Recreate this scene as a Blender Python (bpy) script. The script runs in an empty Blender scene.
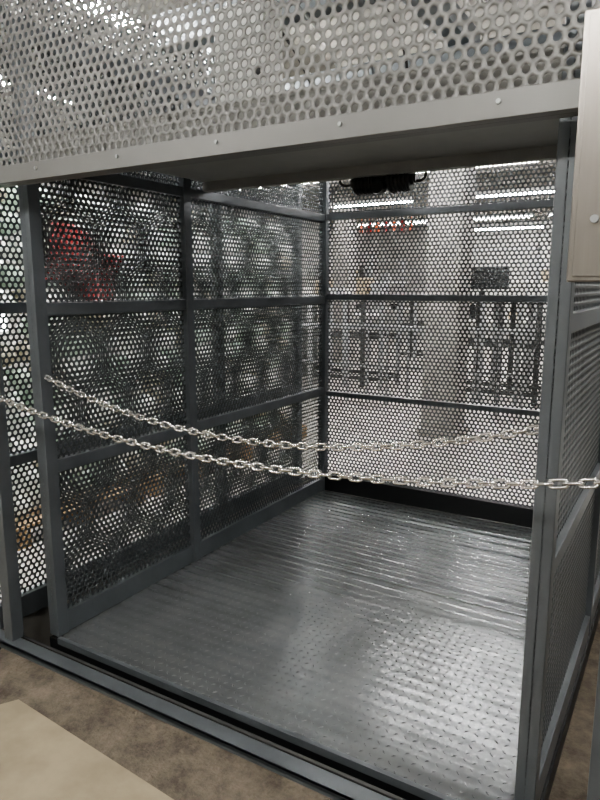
import bpy, bmesh, math, random
import numpy as np
from mathutils import Vector, Matrix
random.seed(4)
D=bpy.data; C=bpy.context
H=1.6
C.scene.view_settings.view_transform='AgX'
try: C.scene.view_settings.look='AgX - Medium High Contrast'
except Exception as ex: print(ex)
# ---------------- materials
def mat(name, col, rough=0.5, metal=0.0, noise=0.0, nscale=8.0, bump=0.0, bscale=60.0, emit=0.0, col2=None, transl=0.0, nrough=0.6, stretch=None):
    m=D.materials.new(name); m.use_nodes=True
    nt=m.node_tree; b=nt.nodes['Principled BSDF']
    b.inputs['Base Color'].default_value=(*col,1); b.inputs['Roughness'].default_value=rough
    b.inputs['Metallic'].default_value=metal
    tc=nt.nodes.new('ShaderNodeTexCoord')
    src=tc.outputs['Object']
    if stretch:
        mp=nt.nodes.new('ShaderNodeMapping'); mp.inputs['Scale'].default_value=stretch
        nt.links.new(src,mp.inputs['Vector']); src=mp.outputs['Vector']
    if noise>0 or col2:
        n=nt.nodes.new('ShaderNodeTexNoise'); n.inputs['Scale'].default_value=nscale; n.inputs['Detail'].default_value=8; n.inputs['Roughness'].default_value=nrough
        nt.links.new(src,n.inputs['Vector'])
        r=nt.nodes.new('ShaderNodeValToRGB')
        c2=col2 or tuple(c*(1+noise) for c in col)
        c1=col if col2 else tuple(c*(1-noise) for c in col)
        r.color_ramp.elements[0].position=0.35; r.color_ramp.elements[1].position=0.65
        r.color_ramp.elements[0].color=(*c1,1); r.color_ramp.elements[1].color=(*c2,1)
        nt.links.new(n.outputs['Fac'],r.inputs['Fac']); nt.links.new(r.outputs['Color'],b.inputs['Base Color'])
    if bump>0:
        n2=nt.nodes.new('ShaderNodeTexNoise'); n2.inputs['Scale'].default_value=bscale; n2.inputs['Detail'].default_value=4
        nt.links.new(src,n2.inputs['Vector'])
        bp=nt.nodes.new('ShaderNodeBump'); bp.inputs['Strength'].default_value=bump; bp.inputs['Distance'].default_value=0.01
        nt.links.new(n2.outputs['Fac'],bp.inputs['Height']); nt.links.new(bp.outputs['Normal'],b.inputs['Normal'])
    if emit>0:
        b.inputs['Emission Color'].default_value=(*col,1); b.inputs['Emission Strength'].default_value=emit
    if transl>0:
        t=nt.nodes.new('ShaderNodeBsdfTranslucent'); t.inputs['Color'].default_value=(*(col2 or col),1)
        mx=nt.nodes.new('ShaderNodeMixShader'); mx.inputs[0].default_value=transl
        nt.links.new(b.outputs[0],mx.inputs[1]); nt.links.new(t.outputs[0],mx.inputs[2])
        nt.links.new(mx.outputs[0],nt.nodes['Material Output'].inputs['Surface'])
    return m
M_frame=mat('frame_paint',(0.152,0.168,0.184),0.38,0.3,noise=0.1,nscale=5)
M_perf=mat('perforated_paint',(0.125,0.136,0.146),0.36,0.4,noise=0.08,nscale=4)
M_head=mat('header_paint',(0.20,0.20,0.197),0.42,0.3,noise=0.1,nscale=3)
M_lip=mat('header_lip_paint',(0.215,0.215,0.212),0.42,0.3,noise=0.06,nscale=3)
M_soff=mat('ceiling_plate_paint',(0.33,0.33,0.32),0.5,0.2,noise=0.1,nscale=3)
M_floorp=mat('checker_plate_paint',(0.315,0.33,0.345),0.235,0.64,noise=0.16,nscale=4,bump=0.05,bscale=30)
M_dark=mat('black_steel',(0.012,0.013,0.015),0.5,0.2)
M_black=mat('black_plastic',(0.01,0.01,0.011),0.35)
M_zinc=mat('zinc_chain',(0.86,0.85,0.83),0.25,0.96)
M_steel=mat('brushed_steel',(0.36,0.335,0.31),0.3,0.95,noise=0.05,nscale=8,stretch=(6,6,0.2))
M_conc=mat('concrete_brown',(0.085,0.072,0.057),0.92,0,nscale=7,col2=(0.25,0.212,0.168),bump=0.9,bscale=55,nrough=0.76)
M_concw=mat('concrete_light',(0.30,0.29,0.27),0.35,0,nscale=2,col2=(0.42,0.41,0.38))
M_card=mat('cardboard',(0.40,0.34,0.24),0.85,0,noise=0.14,nscale=5,bump=0.4,bscale=10)
M_ceil=mat('ceiling_concrete',(0.15,0.14,0.125),0.9,0,noise=0.3,nscale=1.5)
M_wall=mat('wall_plaster',(0.42,0.42,0.40),0.8,0,noise=0.15,nscale=1.5)
M_col=mat('column_concrete',(0.33,0.32,0.30),0.7,0,noise=0.12,nscale=4)
M_white=mat('white_enamel',(0.75,0.75,0.73),0.4)
M_tube=mat('tube_glow',(1.0,0.98,0.95),0.5,emit=185)
M_fillF=mat('tube_glow_bright',(1.0,0.97,0.91),0.5,emit=115)  # glow of the unseen fixtures added on the near side
M_fillA=mat('tube_glow_aisle',(1.0,1.0,0.96),0.5,emit=330)  # glow of the fixtures added to brighten the rolls
M_rack=mat('rack_steel',(0.09,0.09,0.09),0.45,0.4)
M_galv=mat('galvanised',(0.4,0.41,0.42),0.4,0.8)
M_red=mat('red_cloth',(0.17,0.012,0.012),0.7,noise=0.2)
M_orange=mat('orange_plastic',(0.6,0.11,0.03),0.5)
M_wrapA=mat('wrap_white',(0.6,0.63,0.6),0.2,nscale=6,col2=(0.9,0.93,0.9),transl=0.35)
M_wrapB=mat('wrap_green',(0.33,0.42,0.36),0.2,nscale=6,col2=(0.55,0.66,0.57),transl=0.35)
M_wrapC=mat('wrap_amber',(0.46,0.43,0.34),0.25,noise=0.3,transl=0.3)
M_pallet=mat('pallet_wood',(0.3,0.2,0.11),0.8,noise=0.2)
M_led=mat('display_red',(0.8,0.03,0.02),0.4,emit=1.0)
M_backlight=mat('window_daylight',(0.97,1.0,0.98),0.5,emit=12)  # glow of the made-up windows behind the rolls

def empty(name):
    e=D.objects.new(name,None); C.collection.objects.link(e); return e
def obj(name,verts,faces,m,parent=None,smooth=False,midx=None):
    me=D.meshes.new(name)
    me.from_pydata([tuple(v) for v in verts],[],faces)
    for mm in (m if isinstance(m,(list,tuple)) else [m]): me.materials.append(mm)
    if midx is not None: me.polygons.foreach_set('material_index',midx)
    if smooth: me.polygons.foreach_set('use_smooth',[True]*len(me.polygons))
    me.update()
    o=D.objects.new(name,me); C.collection.objects.link(o)
    if parent: o.parent=parent
    return o
class B:
    def __init__(s): s.v=[]; s.f=[]; s.mi=[]
    def box(s,x0,x1,y0,y1,z0,z1,mi=0):
        b=len(s.v)
        s.v+=[(x0,y0,z0),(x1,y0,z0),(x1,y1,z0),(x0,y1,z0),(x0,y0,z1),(x1,y0,z1),(x1,y1,z1),(x0,y1,z1)]
        for q in [(0,3,2,1),(4,5,6,7),(0,1,5,4),(1,2,6,5),(2,3,7,6),(3,0,4,7)]:
            s.f.append(tuple(b+i for i in q)); s.mi.append(mi)
        return s
    def cyl(s,c,r,l,axis='X',n=20,mi=0,r2=None):
        b=len(s.v); r2=r if r2 is None else r2
        ax={'X':(0,1,2),'Y':(1,2,0),'Z':(2,0,1)}[axis]
        for k,(t,rr) in enumerate(((-l/2,r),(l/2,r2))):
            for i in range(n):
                a=2*math.pi*i/n; p=[0,0,0]
                p[ax[0]]=c[ax[0]]+t; p[ax[1]]=c[ax[1]]+rr*math.cos(a); p[ax[2]]=c[ax[2]]+rr*math.sin(a)
                s.v.append(tuple(p))
        for i in range(n):
            j=(i+1)%n; s.f.append((b+i,b+j,b+n+j,b+n+i)); s.mi.append(mi)
        s.f.append(tuple(b+i for i in reversed(range(n)))); s.mi.append(mi)
        s.f.append(tuple(b+n+i for i in range(n))); s.mi.append(mi)
        return s
    def make(s,name,m,parent=None,bevel=0.0):
        o=obj(name,s.v,s.f,m,parent,midx=s.mi)
        if bevel>0:
            md=o.modifiers.new('bevel','BEVEL'); md.width=bevel; md.segments=2; md.limit_method='ANGLE'
        return o
def tube(name,pts,r,m,parent=None):
    cu=D.curves.new(name,'CURVE'); cu.dimensions='3D'; sp=cu.splines.new('NURBS'); sp.points.add(len(pts)-1)
    for i,p in enumerate(pts): sp.points[i].co=(*p,1)
    sp.use_endpoint_u=True; sp.order_u=4
    cu.bevel_depth=r; cu.bevel_resolution=3; cu.materials.append(m)
    o=D.objects.new(name,cu); C.collection.objects.link(o)
    if parent: o.parent=parent
    return o
def perf(name,org,u,v,W,Hh,pitch,r,m,parent,th=0.003,n=12):
    org=np.array(org,float);u=np.array(u,float);v=np.array(v,float);w=np.cross(u,v)
    rh=pitch*math.sqrt(3)/2
    cs=[]
    for j in range(int(Hh/rh)+2):
        for i in range(-1,int(W/pitch)+2):
            cs.append((i*pitch+(pitch/2 if j%2 else 0),j*rh))
    cs=np.array(cs)
    ang=np.radians(np.arange(12)*30)
    ro=np.where(np.arange(12)%2==1,pitch/math.sqrt(3),pitch/2)
    outer=np.stack([ro*np.cos(ang),ro*np.sin(ang)],1); inner=np.stack([r*np.cos(ang),r*np.sin(ang)],1)
    N=len(cs)
    P=np.zeros((N,36,3))
    for k,(ring,d) in enumerate(((outer,0),(inner,0),(inner,-th))):
        xy=cs[:,None,:]+ring[None]
        xy[...,0]=np.clip(xy[...,0],0,W); xy[...,1]=np.clip(xy[...,1],0,Hh)
        P[:,k*12:(k+1)*12,:]=org+xy[...,0:1]*u+xy[...,1:2]*v+d*w
    idx=np.arange(12); nx=(idx+1)%12
    q=np.concatenate([np.stack([idx,nx,12+nx,12+idx],1),np.stack([12+idx,12+nx,24+nx,24+idx],1)])
    F=(q[None]+ (np.arange(N)*36)[:,None,None]).reshape(-1,4)
    me=D.meshes.new(name); V=P.reshape(-1,3)
    me.vertices.add(len(V)); me.vertices.foreach_set('co',V.ravel())
    me.loops.add(F.size); me.loops.foreach_set('vertex_index',F.ravel().astype(np.int32))
    me.polygons.add(len(F)); me.polygons.foreach_set('loop_start',(np.arange(len(F))*4).astype(np.int32))
    me.polygons.foreach_set('loop_total',np.full(len(F),4,np.int32))
    me.materials.append(m); me.update(calc_edges=True)
    o=D.objects.new(name,me); C.collection.objects.link(o); o.parent=parent
    return o

# ---------------- dimensions
XL,XR=-2.40,-0.29      # cage side walls
YF,YB=1.775,4.38
OX=-2.64               # outer shaft side
ZT=2.62
PIT,RAD=0.030,0.0098
# ================= elevator cage
cage=empty('elevator_cage')
b=B()
p=0.03
b.box(XL-p,XL+p,YF,YF+0.06,0,ZT)                 # front left post
b.box(XR-0.03,XR+0.028,YF,YF+0.055,0,ZT)        # front right post
b.box(XL-p,XL+p,YB-0.06,YB,0,ZT)
b.box(XR-p,XR+p,YB-0.06,YB,0,ZT)
b.box(XL-0.025,XL+0.03,2.74,2.80,0,ZT)
b.box(XR-0.02,XR+0.025,3.05,3.10,0,ZT)
for z0,z1 in ((0.775,0.83),(1.475,1.53),(2.075,2.125),(ZT-0.06,ZT)):
    b.box(XL-0.025,XL+0.025,YF+0.06,YB-0.06,z0,z1)
    b.box(XR-0.022,XR+0.022,YF+0.055,YB-0.06,z0,z1)
for z0,z1 in ((0.765,0.80),(1.50,1.545),(2.085,2.13),(ZT-0.06,ZT)):
    b.box(XL+p,XR-p,YB-0.05,YB-0.005,z0,z1)
b.make('frame',M_frame,cage,0.003)
b=B()
b.box(XL-0.02,XL+0.022,YF+0.06,YB-0.06,0,0.10)
b.box(XR-0.02,XR+0.022,YF+0.055,YB-0.06,0,0.10)
b.make('kick_plate',M_frame,cage,0.002)
B().box(XL+p,XR-p,YB-0.055,YB,0.0,0.13).make('back_sill_beam',M_dark,cage,0.003)
perf('left_mesh',(XL,YB,0.08),(0,-1,0),(0,0,1),YB-YF,ZT-0.1,PIT,RAD,M_perf,cage)
perf('right_mesh',(XR,YF,0.08),(0,1,0),(0,0,1),YB-YF,ZT-0.1,PIT,RAD,M_perf,cage)
perf('back_mesh',(XL,YB-0.02,0.1),(1,0,0),(0,0,1),XR-XL,ZT-0.12,PIT,RAD,M_perf,cage)
# floor plates with waves + studs
def plate(name,y0,y1,amp,pitch):
    n=int((y1-y0)/0.005); ys=np.linspace(y0,y1,n)
    x0,x1=XL+0.02,XR-0.02
    nxs=25; xs=np.linspace(x0,x1,nxs)
    v=[];f=[]
    def hz(x,y):
        k=(y-YF)/(YB-YF)
        return -0.003+amp*(0.35+0.65*min(1,max(0,k*1.6)))*math.sin(2*math.pi*(y+0.012*math.sin(x*2.1+y))/pitch)*(0.75+0.25*math.sin(x*1.7+1)) + 0.0003*math.sin(x*9+y*2)
    for y in ys:
        for x in xs: v.append((x,y,hz(x,y)))
    for j in range(n-1):
        for i in range(nxs-1):
            a=j*nxs+i; f.append((a,a+1,a+1+nxs,a+nxs))
    o=obj(name,v,f,M_floorp,cage,smooth=True)
    v=[];f=[]
    s=0.036
    L,Wd,hh=0.0115,0.0036,0.0015
    for j in range(int((y1-y0)/s)):
        for i in range(int((x1-x0)/s)):
            x=x0+(i+0.5)*s; y=y0+(j+0.5)*s
            if (i+j)%2: dx,dy=0.707,0.707
            else: dx,dy=-0.707,0.707
            z=hz(x,y)+0.0001; bb=len(v)
            v+=[(x+dx*L,y+dy*L,z),(x-dy*Wd,y+dx*Wd,z),(x-dx*L,y-dy*L,z),(x+dy*Wd,y-dx*Wd,z),(x+dx*L*.4,y+dy*L*.4,z+hh),(x-dx*L*.4,y-dy*L*.4,z+hh)]
            f+=[(bb,bb+1,bb+4),(bb+1,bb+2,bb+5,bb+4),(bb+2,bb+3,bb+5),(bb+3,bb,bb+4,bb+5)]
    obj(name+'_studs',v,f,M_floorp,cage)
plate('floor_plate_front',YF,3.075,0.0026,0.068)
plate('floor_plate_back',3.082,YB-0.055,0.0034,0.064)
B().box(XL-p,XR+p,YF-0.005,YB,-0.10,-0.012).make('platform',M_dark,cage,0.002)  # black side face paints in the shade of the sill gap
B().box(XL+p,XR-p,YF-0.008,YF+0.012,-0.03,0.0).make('threshold_edge',M_frame,cage,0.001)
# ceiling plate
b=B(); b.box(XL+0.02,XR-0.02,YF,2.95,2.17,2.19)
b.box(XL+0.02,XR-0.02,2.91,2.96,2.12,2.20); b.box(XL+0.03,XR-0.03,YF+0.0,YF+0.05,2.06,2.17)
b.box(XL+0.02,XR-0.02,2.3,2.34,2.14,2.17)
b.make('ceiling_plate',M_soff,cage,0.002)

# ================= outer shaft
shaft=empty('elevator_shaft_frame')
YO=1.65; YOB=4.62; XOR=-0.05
b=B()
b.box(-2.545,-2.485,YO-0.03,YO+0.03,0.02,3.1)
b.box(-0.115,-0.055,YO-0.03,YO+0.03,0.02,3.1)
b.box(OX-0.03,OX+0.03,YOB-0.3,YOB-0.24,0,3.1)
b.box(OX-0.03,OX+0.03,3.32,3.38,0,3.1)
b.box(XOR+0.03,XOR+0.09,YOB-0.3,YOB-0.24,0,3.1)
for z0,z1 in ((0.03,0.14),(0.78,0.83),(1.48,1.53),(2.15,2.2),(2.7,2.76)):
    b.box(OX-0.025,OX+0.025,YO,YOB-0.3,z0,z1)
b.make('outer_frame',M_frame,shaft,0.003)
perf('outer_left_mesh',(OX,YOB-0.25,0.1),(0,-1,0),(0,0,1),YOB-0.25-YO,2.9,0.030,0.0104,M_perf,shaft)
b=B(); b.box(-3.3,0.9,YO-0.025,YO+0.012,1.992,2.055); b.box(-3.3,0.9,YO+0.012,YO+0.05,1.992,1.998)
b.make('header_lip',M_lip,shaft,0.002)
perf('header_mesh',(-3.3,YO-0.015,2.04),(1,0,0),(0,0,1),4.2,1.06,0.0325,0.0103,M_head,shaft)
b=B()
for i in range(9): b.cyl((-2.95+i*0.42,YO-0.028,2.03),0.006,0.006,'Y',8)
b.make('header_bolts',M_galv,shaft)
b=B()
b.box(-2.66,0.3,1.585,1.60,-0.08,0.022); b.box(-2.66,0.3,1.585,1.66,0.012,0.022)
b.make('sill_angle',M_frame,shaft,0.002)
b=B(); b.box(-2.66,0.3,1.69,1.705,-0.10,0.0)
b.make('inner_sill',M_rack,shaft,0.002)  # dark bar, shade of the gap put into its colour
b=B()
b.box(-2.7,0.1,2.9,3.02,2.9,3.08); b.box(-2.7,0.1,4.2,4.32,2.9,3.08); b.box(-1.45,-1.3,1.7,4.4,3.08,3.2)
b.make('hoist_beams',M_frame,shaft,0.004)
# electrical box on cage roof
eb=empty('electrical_junction_box')
B().box(-1.88,-1.6,2.4,2.52,2.19,2.78).make('case',M_white,eb,0.006)
B().box(-1.865,-1.615,2.392,2.401,2.22,2.75).make('door',M_white,eb,0.003)
B().box(-1.65,-1.63,2.385,2.393,2.45,2.52).make('latch',M_black,eb,0.001)
for k in range(4):
    x=-1.84+k*0.06
    tube('cable_%d'%k,[(x,2.46,2.78),(x-.02,2.45,2.95),(x+.1*k,2.5,2.85+.03*k),(x+.25+.1*k,2.6,2.7),(x+.3+.1*k,2.75,2.4),(x+.4,2.8,2.2)],0.007,[M_black,M_galv,M_frame,M_black][k],eb)

# ================= chains
def chain(name,p0,p1,sag):
    p0=np.array(p0);p1=np.array(p1)
    def P(t):
        q=p0+(p1-p0)*t; q=q.copy(); q[2]-=4*sag*t*(1-t); return q
    ts=np.linspace(0,1,2000); pts=np.array([P(t) for t in ts])
    s=np.concatenate([[0],np.cumsum(np.linalg.norm(np.diff(pts,axis=0),axis=1))])
    pitch=0.034; L=s[-1]; n=int(L/pitch)
    hl,hw,wr=0.0118,0.0098,0.0041
    path=[]
    for k in range(7):
        a=-math.pi/2+math.pi*k/6; path.append((hl+hw*math.cos(a),hw*math.sin(a)))
    for k in range(7):
        a=math.pi/2+math.pi*k/6; path.append((-hl+hw*math.cos(a),hw*math.sin(a)))
    m=len(path); sec=8; V=[];F=[]
    for k in range(n):
        sc=(k+0.5)*L/n
        t=np.interp(sc,s,ts); c=P(t); d=P(min(1,t+.001))-P(max(0,t-.001)); d/=np.linalg.norm(d)
        up=np.array([0,1.0,0]); sd=np.cross(d,up); sd/=np.linalg.norm(sd)
        roll=(math.pi/2)*(k%2)+math.radians(25)+random.uniform(-.25,.25)
        a1=sd*math.cos(roll)+up*math.sin(roll); a2=np.cross(d,a1)
        base=len(V)
        for i,(x,y) in enumerate(path):
            x0,y0=path[i-1]; x1,y1=path[(i+1)%m]
            tx,ty=x1-x0,y1-y0; l=math.hypot(tx,ty); nx_,ny_=ty/l,-tx/l
            for q in range(sec):
                a=2*math.pi*q/sec
                V.append(c+d*(x+nx_*wr*math.cos(a))+a1*(y+ny_*wr*math.cos(a))+a2*wr*math.sin(a))
        for i in range(m):
            for q in range(sec):
                i2=(i+1)%m;q2=(q+1)%sec
                F.append((base+i*sec+q,base+i2*sec+q,base+i2*sec+q2,base+i*sec+q2))
    return obj(name,V,F,M_zinc,None,smooth=True)
chain('safety_chain',(-2.51,1.615,1.16),(-0.085,1.615,1.155),0.12)
chain('safety_chain',(-2.365,1.80,1.215),(-0.32,1.80,1.22),0.155)
b=B(); 
b.cyl((-2.51,1.612,1.16),0.006,0.03,'Y',10); b.cyl((-0.085,1.612,1.155),0.006,0.03,'Y',10)
b.cyl((-2.365,1.80,1.215),0.006,0.03,'X',10); b.cyl((-0.32,1.80,1.22),0.006,0.03,'X',10)
b.make('chain_hooks',M_zinc,shaft)

# ================= control panel
cp=empty('elevator_control_panel')
B().box(-0.246,0.07,1.575,1.62,1.61,2.175).make('housing',M_steel,cp,0.004)
B().box(-0.234,0.056,1.569,1.576,1.622,2.163).make('face_plate',M_steel,cp,0.0015)
b=B()
for i,z in enumerate((1.72,1.79,1.86)): b.cyl((-0.09,1.565,z),0.017,0.012,'Y',20); 
b.cyl((-0.195,1.566,1.745),0.009,0.01,'Y',16)
b.make('buttons',M_galv,cp,0.001)
B().box(-0.13,-0.05,1.565,1.570,1.98,2.05).make('display',M_black,cp,0.001)
B().box(-0.10,-0.08,1.563,1.566,2.0,2.035).make('display_digit',M_led,cp)

# ================= motor under ceiling plate
mo=empty('hoist_motor')
b=B(); zc=2.105
for cx in (-1.42,-1.24):
    b.cyl((cx,3.0,zc),0.055,0.11,'X',24)
    for k in range(5): b.cyl((cx-0.04+0.02*k,3.0,zc),0.062,0.007,'X',24)
    b.cyl((cx,3.0,zc),0.03,0.14,'X',16)
b.cyl((-1.33,3.0,zc),0.022,0.34,'X',12)
b.cyl((-1.33,2.95,2.07),0.03,0.05,'Y',16)
b.make('drums',M_black,mo,0.001)
B().box(-1.47,-1.19,2.96,3.0,2.155,2.18).box(-1.35,-1.31,2.95,3.0,zc,2.16).make('bracket',M_dark,mo,0.002)
tube('cable',[(-1.48,3.0,zc),(-1.57,3.0,zc-.03),(-1.6,2.99,zc+.03),(-1.5,2.97,zc+.06)],0.007,M_black,mo)
tube('cable_2',[(-1.18,3.0,zc-.01),(-1.12,3.0,zc-.03),(-1.08,2.99,zc+.02),(-1.15,2.97,zc+.06)],0.007,M_black,mo)

# ================= building
b=B()
b.box(-9,7,-3,1.585,-0.4,0.0,0); b.box(-9,7,4.65,20,-0.4,0.0,1); b.box(-9,-2.67,1.585,4.65,-0.4,0.0,1); b.box(0.3,7,1.585,4.65,-0.4,0.0,0)
b.box(-2.67,0.3,1.585,4.65,-0.5,-0.4,0)
b.make('floor',[M_conc,M_concw])
CZ=3.45
B().box(-9,7,-3,20,CZ,CZ+0.2).make('ceiling',M_ceil)
B().box(-9,7,20,20.2,-0.4,CZ+.2).make('wall_back',M_wall)
B().box(-9.2,-9,-3,20.2,-0.4,CZ+.2).make('wall_left',M_wall)
B().box(7,7.2,-3,20.2,-0.4,CZ+.2).make('wall_right',M_wall)
B().box(-9,7,-3.2,-3,-0.4,CZ+.2).make('wall_front',M_wall)
b=B()
for y in (6.3,9.5,13,16.5): b.box(-9,7,y,y+0.3,CZ-0.25,CZ)
b.make('roof_girders',M_ceil)  # concrete beams under the ceiling slab
for k,y0 in enumerate((0.6,3.6)):  # invented windows, added to shine through the gaps between rolls
    e=empty('window_%d'%(k+1))
    B().box(-8.99,-8.97,y0,y0+2.6,0.9,2.9).make('glass',M_backlight,e)
    b=B()
    for i in range(5): yy=y0+i*0.65; b.box(-8.99,-8.93,yy-.03,yy+.03,0.87,2.93)
    for i in range(4): zz=0.9+i*0.667; b.box(-8.99,-8.93,y0,y0+2.6,zz-.03,zz+.03)
    b.make('frame',M_white,e)
def column(x,y,w=0.38):
    o=B().box(x-w/2,x+w/2,y-w/2,y+w/2,0,CZ).box(x-w/2-.03,x+w/2+.03,y-w/2-.03,y+w/2+.03,0,0.08).make('concrete_column',M_col,None,0.015)
column(-2.22,6.75); column(-6.4,12.5); column(1.6,12.5)
def fixture(x,y,L,axis='X',z=CZ-0.3,m=None):
    e=empty('fluorescent_light'); m=m or M_tube
    if axis=='X':
        B().box(x-L/2,x+L/2,y-.07,y+.07,z+.02,z+.07).box(x-L/2+.1,x-L/2+.12,y-.01,y+.01,z+.07,CZ-.001).box(x+L/2-.12,x+L/2-.1,y-.01,y+.01,z+.07,CZ-.001).make('housing',M_white,e)
        B().cyl((x,y-.035,z),0.018,L-.06,'X',10).cyl((x,y+.035,z),0.018,L-.06,'X',10).make('tubes',m,e)
    else:
        B().box(x-.07,x+.07,y-L/2,y+L/2,z+.02,z+.07).box(x-.01,x+.01,y-L/2+.1,y-L/2+.12,z+.07,CZ-.001).box(x-.01,x+.01,y+L/2-.12,y+L/2-.1,z+.07,CZ-.001).make('housing',M_white,e)
        B().cyl((x-.035,y,z),0.018,L-.06,'Y',10).cyl((x+.035,y,z),0.018,L-.06,'Y',10).make('tubes',m,e)
for x,y in ((-2.6,8.7),(-0.4,8.7),(-5.6,8.7),(-2.9,11.6),(-5.4,11.6),(-0.8,11.6),(-4.3,15.5),(-6.8,15.5),(-1.8,15.5),(-1.6,5.6),(-4.6,18.3),(-2.2,18.3)):
    fixture(x,y,1.7 if y<15 else 2.2)
fixture(-3.05,2.4,1.5,'Y',m=M_fillA); fixture(-3.05,4.6,1.5,'Y',m=M_fillA); fixture(-4.7,3.4,1.5,'Y',m=M_fillA)  # added above the left aisle to light the rolls from both sides
fixture(-2.9,-0.2,1.5,m=M_fillF); fixture(-0.5,-0.6,1.5,m=M_fillF); fixture(1.2,0.6,1.5,m=M_fillF); fixture(0.9,3.2,1.5,'Y',m=M_fillF)  # added out of view to brighten header, posts and cage

# racks
def rack(x0,x1,y0,y1,h,nv):
    b=B()
    for y in (y0,y1):
        for i in range(nv):
            x=x0+(x1-x0)*i/(nv-1); b.box(x-.035,x+.035,y-.02,y+.02,0,h,i%2)
        for z in (0.12,h*0.55,h-.03): b.box(x0,x1,y-.018,y+.018,z,z+.06)
    for x in (x0,x1):
        for z in (0.12,h-.03): b.box(x-.02,x+.02,y0,y1,z,z+.05)
    b.box(x0,x1,y0,y1,h+.02,h+.045,1)
    return b.make('steel_rack',[M_rack,M_galv])
rack(-5.7,-4.1,9.3,10.0,1.42,6); rack(-3.2,-1.7,9.0,9.7,1.42,7); rack(-1.4,0.2,8.2,8.9,1.42,6)
rack(-7.9,-6.2,10.5,11.2,1.42,5)
rack(-5.4,-4.3,13.2,13.9,1.4,4)
mn=empty('computer_monitor'); B().box(-2.95,-2.2,9.3,9.34,1.56,1.88).make('screen',M_black,mn,0.01); B().box(-2.65,-2.5,9.26,9.4,1.465,1.48).box(-2.6,-2.55,9.34,9.36,1.47,1.7).make('stand',M_black,mn)
hr=empty('hanging_tool_rail')
b=B().box(-6.0,-3.6,11.0,11.04,2.9,2.95); 
for x in (-5.9,-3.7): b.box(x-.015,x+.015,11.0,11.03,2.95,CZ-.001)
b.make('rail',M_rack,hr)
b=B()
for i in range(7):
    x=-5.3+i*0.16; b.cyl((x,11.02,2.66),0.03+0.015*(i%3),0.16+0.06*(i%2),'Z',10,mi=i%2,r2=0.025); b.cyl((x,11.02,2.83),0.004,0.16,'Z',6)
b.make('tools',[M_orange,M_red],hr)
b=B()
for i in range(6):
    b.box(-5.6+i*0.25,-5.42+i*0.25,9.4,9.7,1.465,1.55+random.random()*0.2,i%3)
b.make('carton_boxes',[M_white,M_card,M_galv],None,0.004)
b=B()
for i in range(16): b.box(-6.2+i*0.3,-6.17+i*0.3,8.1,8.13,0,1.05)
b.box(-6.2,-1.67,8.09,8.14,1.03,1.08); b.box(-6.2,-1.67,8.1,8.13,0.5,0.54); b.box(-6.2,-1.67,8.1,8.13,0.08,0.12)
b.make('guard_railing',M_galv)
def bench(x0,x1,y):
    e=empty('assembly_workbench'); b=B()
    for x in (x0,x1-.05):
        b.box(x,x+.05,y,y+.05,0,2.3); b.box(x,x+.05,y+.6,y+.65,0,0.95)
    b.box(x0,x1,y,y+.05,2.25,2.3); b.box(x0,x1,y,y+.04,0.5,0.54)
    b.make('legs',M_galv,e)
    B().box(x0-.03,x1+.03,y-.05,y+.75,0.95,0.99).box(x0,x1,y,y+.35,1.7,1.72).make('tops',M_white,e,0.003)
    b=B(); x=x0+.1
    while x<x1-.25:
        w=random.uniform(.1,.25); zb=random.choice((0.991,1.721)); b.box(x,x+w,y+.05,y+.3,zb,zb+random.uniform(.1,.35),random.randrange(4)); x+=w+random.uniform(.03,.15)
    b.make('parts_bins',[M_galv,M_rack,M_card,M_black],e,0.004)
bench(-7.6,-6.0,13.0); bench(-4.1,-2.4,12.4); bench(-2.0,-0.6,11.9); bench(-5.9,-4.2,16.6); bench(-3.6,-1.9,17.2); bench(-8.6,-6.8,16.8)

# goods behind left side
v=[];f=[];mi=[]
bm=bmesh.new(); bmesh.ops.create_icosphere(bm,subdivisions=2,radius=1.0); bm.verts.ensure_lookup_table()
iv=np.array([q.co[:] for q in bm.verts]); fi=[[q.index for q in ff.verts] for ff in bm.faces]; bm.free()
s=0.175
for j in range(13):
    for i in range(26):
        if random.random()<0.06: continue
        r=random.uniform(0.072,0.086)
        c=np.array((-3.62+random.uniform(-.03,.03),1.2+i*s+(s/2 if j%2 else 0),0.24+j*0.158+random.uniform(-.008,.008)))
        base=len(v); k=random.choice((0,0,0,1,1,2))
        sc=np.array((0.16,r,r*0.97))
        for q in iv: v.append(tuple(c+q*sc))
        for q in fi: f.append(tuple(base+z for z in q)); mi.append(k)
gd=empty('stacked_wrapped_rolls')
obj('rolls',v,f,[M_wrapA,M_wrapB,M_wrapC],gd,smooth=True,midx=mi)
b=B()
for y in (1.1,2.3,3.5,4.7): b.box(-3.85,-3.4,y,y+1.1,0.11,0.14).box(-3.85,-3.4,y,y+.1,0,.11).box(-3.85,-3.4,y+1.0,y+1.1,0,.11).box(-3.85,-3.4,y+.5,y+.6,0,.11)
b.make('pallets',M_pallet,gd)
v=[];f=[]
n=14
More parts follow.
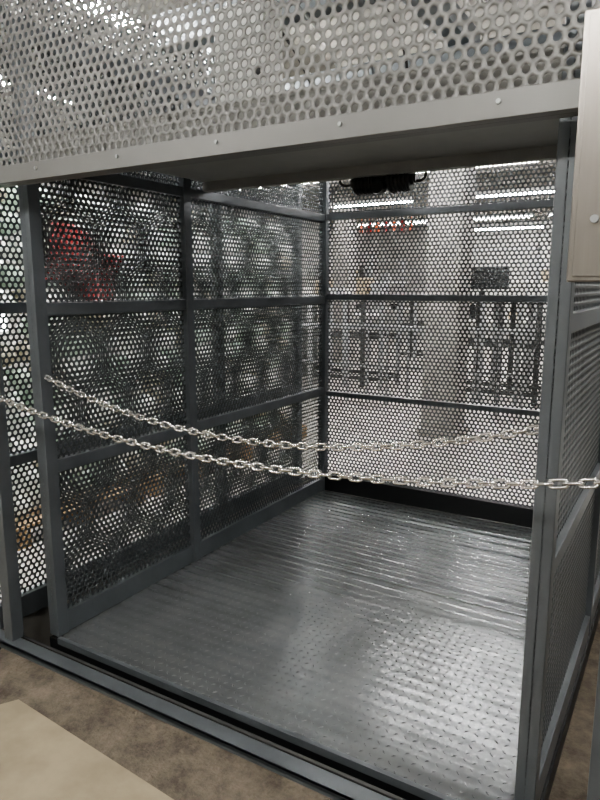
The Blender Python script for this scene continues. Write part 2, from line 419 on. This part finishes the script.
for j in range(n):
    for i in range(n):
        u_,w_=i/(n-1),j/(n-1)
        v.append((-3.34+0.03*math.sin(u_*11+w_*3),2.55+0.55*u_+0.1*w_,1.62+0.38*w_-0.18*u_+0.04*math.sin(u_*6)))
for j in range(n-1):
    for i in range(n-1): a=j*n+i; f.append((a,a+1,a+1+n,a+n))
o=obj('red_tarp',v,f,M_red,None,smooth=True); md=o.modifiers.new('s','SOLIDIFY'); md.thickness=0.006

# cardboard on ground, scraps
v=[(-2.17,1.30,.004),(-2.12,1.385,.004),(-1.0,1.30,.004),(-1.0,0.2,.004),(-2.6,0.2,.004),(-2.9,0.9,.004)]
o=obj('cardboard_sheet',v,[(5,4,3,2,1,0)],M_card); md=o.modifiers.new('s','SOLIDIFY'); md.thickness=0.005; md.offset=0
pts=[(-2.53+0.06*math.cos(a*1.3)+0.02*a/6, 1.5+0.045*math.sin(a*1.7), 0.012+0.03*abs(math.sin(a*0.9))) for a in np.linspace(0,14,30)]
tube('loose_cable',pts,0.006,M_black)
v=[];f=[]
for i in range(220):
    x=-2.4+2.1*random.random()**1.5; y=1.57-0.16*random.random()**1.6; r=random.uniform(.002,.007)*(1.5 if random.random()<.08 else 1)
    b0=len(v)
    for q in ((1,0,0),(0,1,0),(-1,0,0),(0,-1,0),(0,0,.8)): v.append((x+q[0]*r*random.uniform(.6,1.3),y+q[1]*r*random.uniform(.6,1.3),0.0005+q[2]*r))
    f+=[(b0,b0+1,b0+4),(b0+1,b0+2,b0+4),(b0+2,b0+3,b0+4),(b0+3,b0,b0+4)]
obj('concrete_debris',v,f,M_conc)

# camera
cd=D.cameras.new('camera'); cam=D.objects.new('camera',cd); C.collection.objects.link(cam)
cd.sensor_fit='VERTICAL'; cd.sensor_height=24; cd.lens=643/800*24; cd.clip_start=0.05
cam.location=(0,0,H); cam.rotation_euler=(math.radians(80),0,math.radians(31))
C.scene.camera=cam
w=D.worlds.new('world'); C.scene.world=w; w.use_nodes=True
w.node_tree.nodes['Background'].inputs[0].default_value=(0.9,0.95,1,1); w.node_tree.nodes['Background'].inputs[1].default_value=0.08
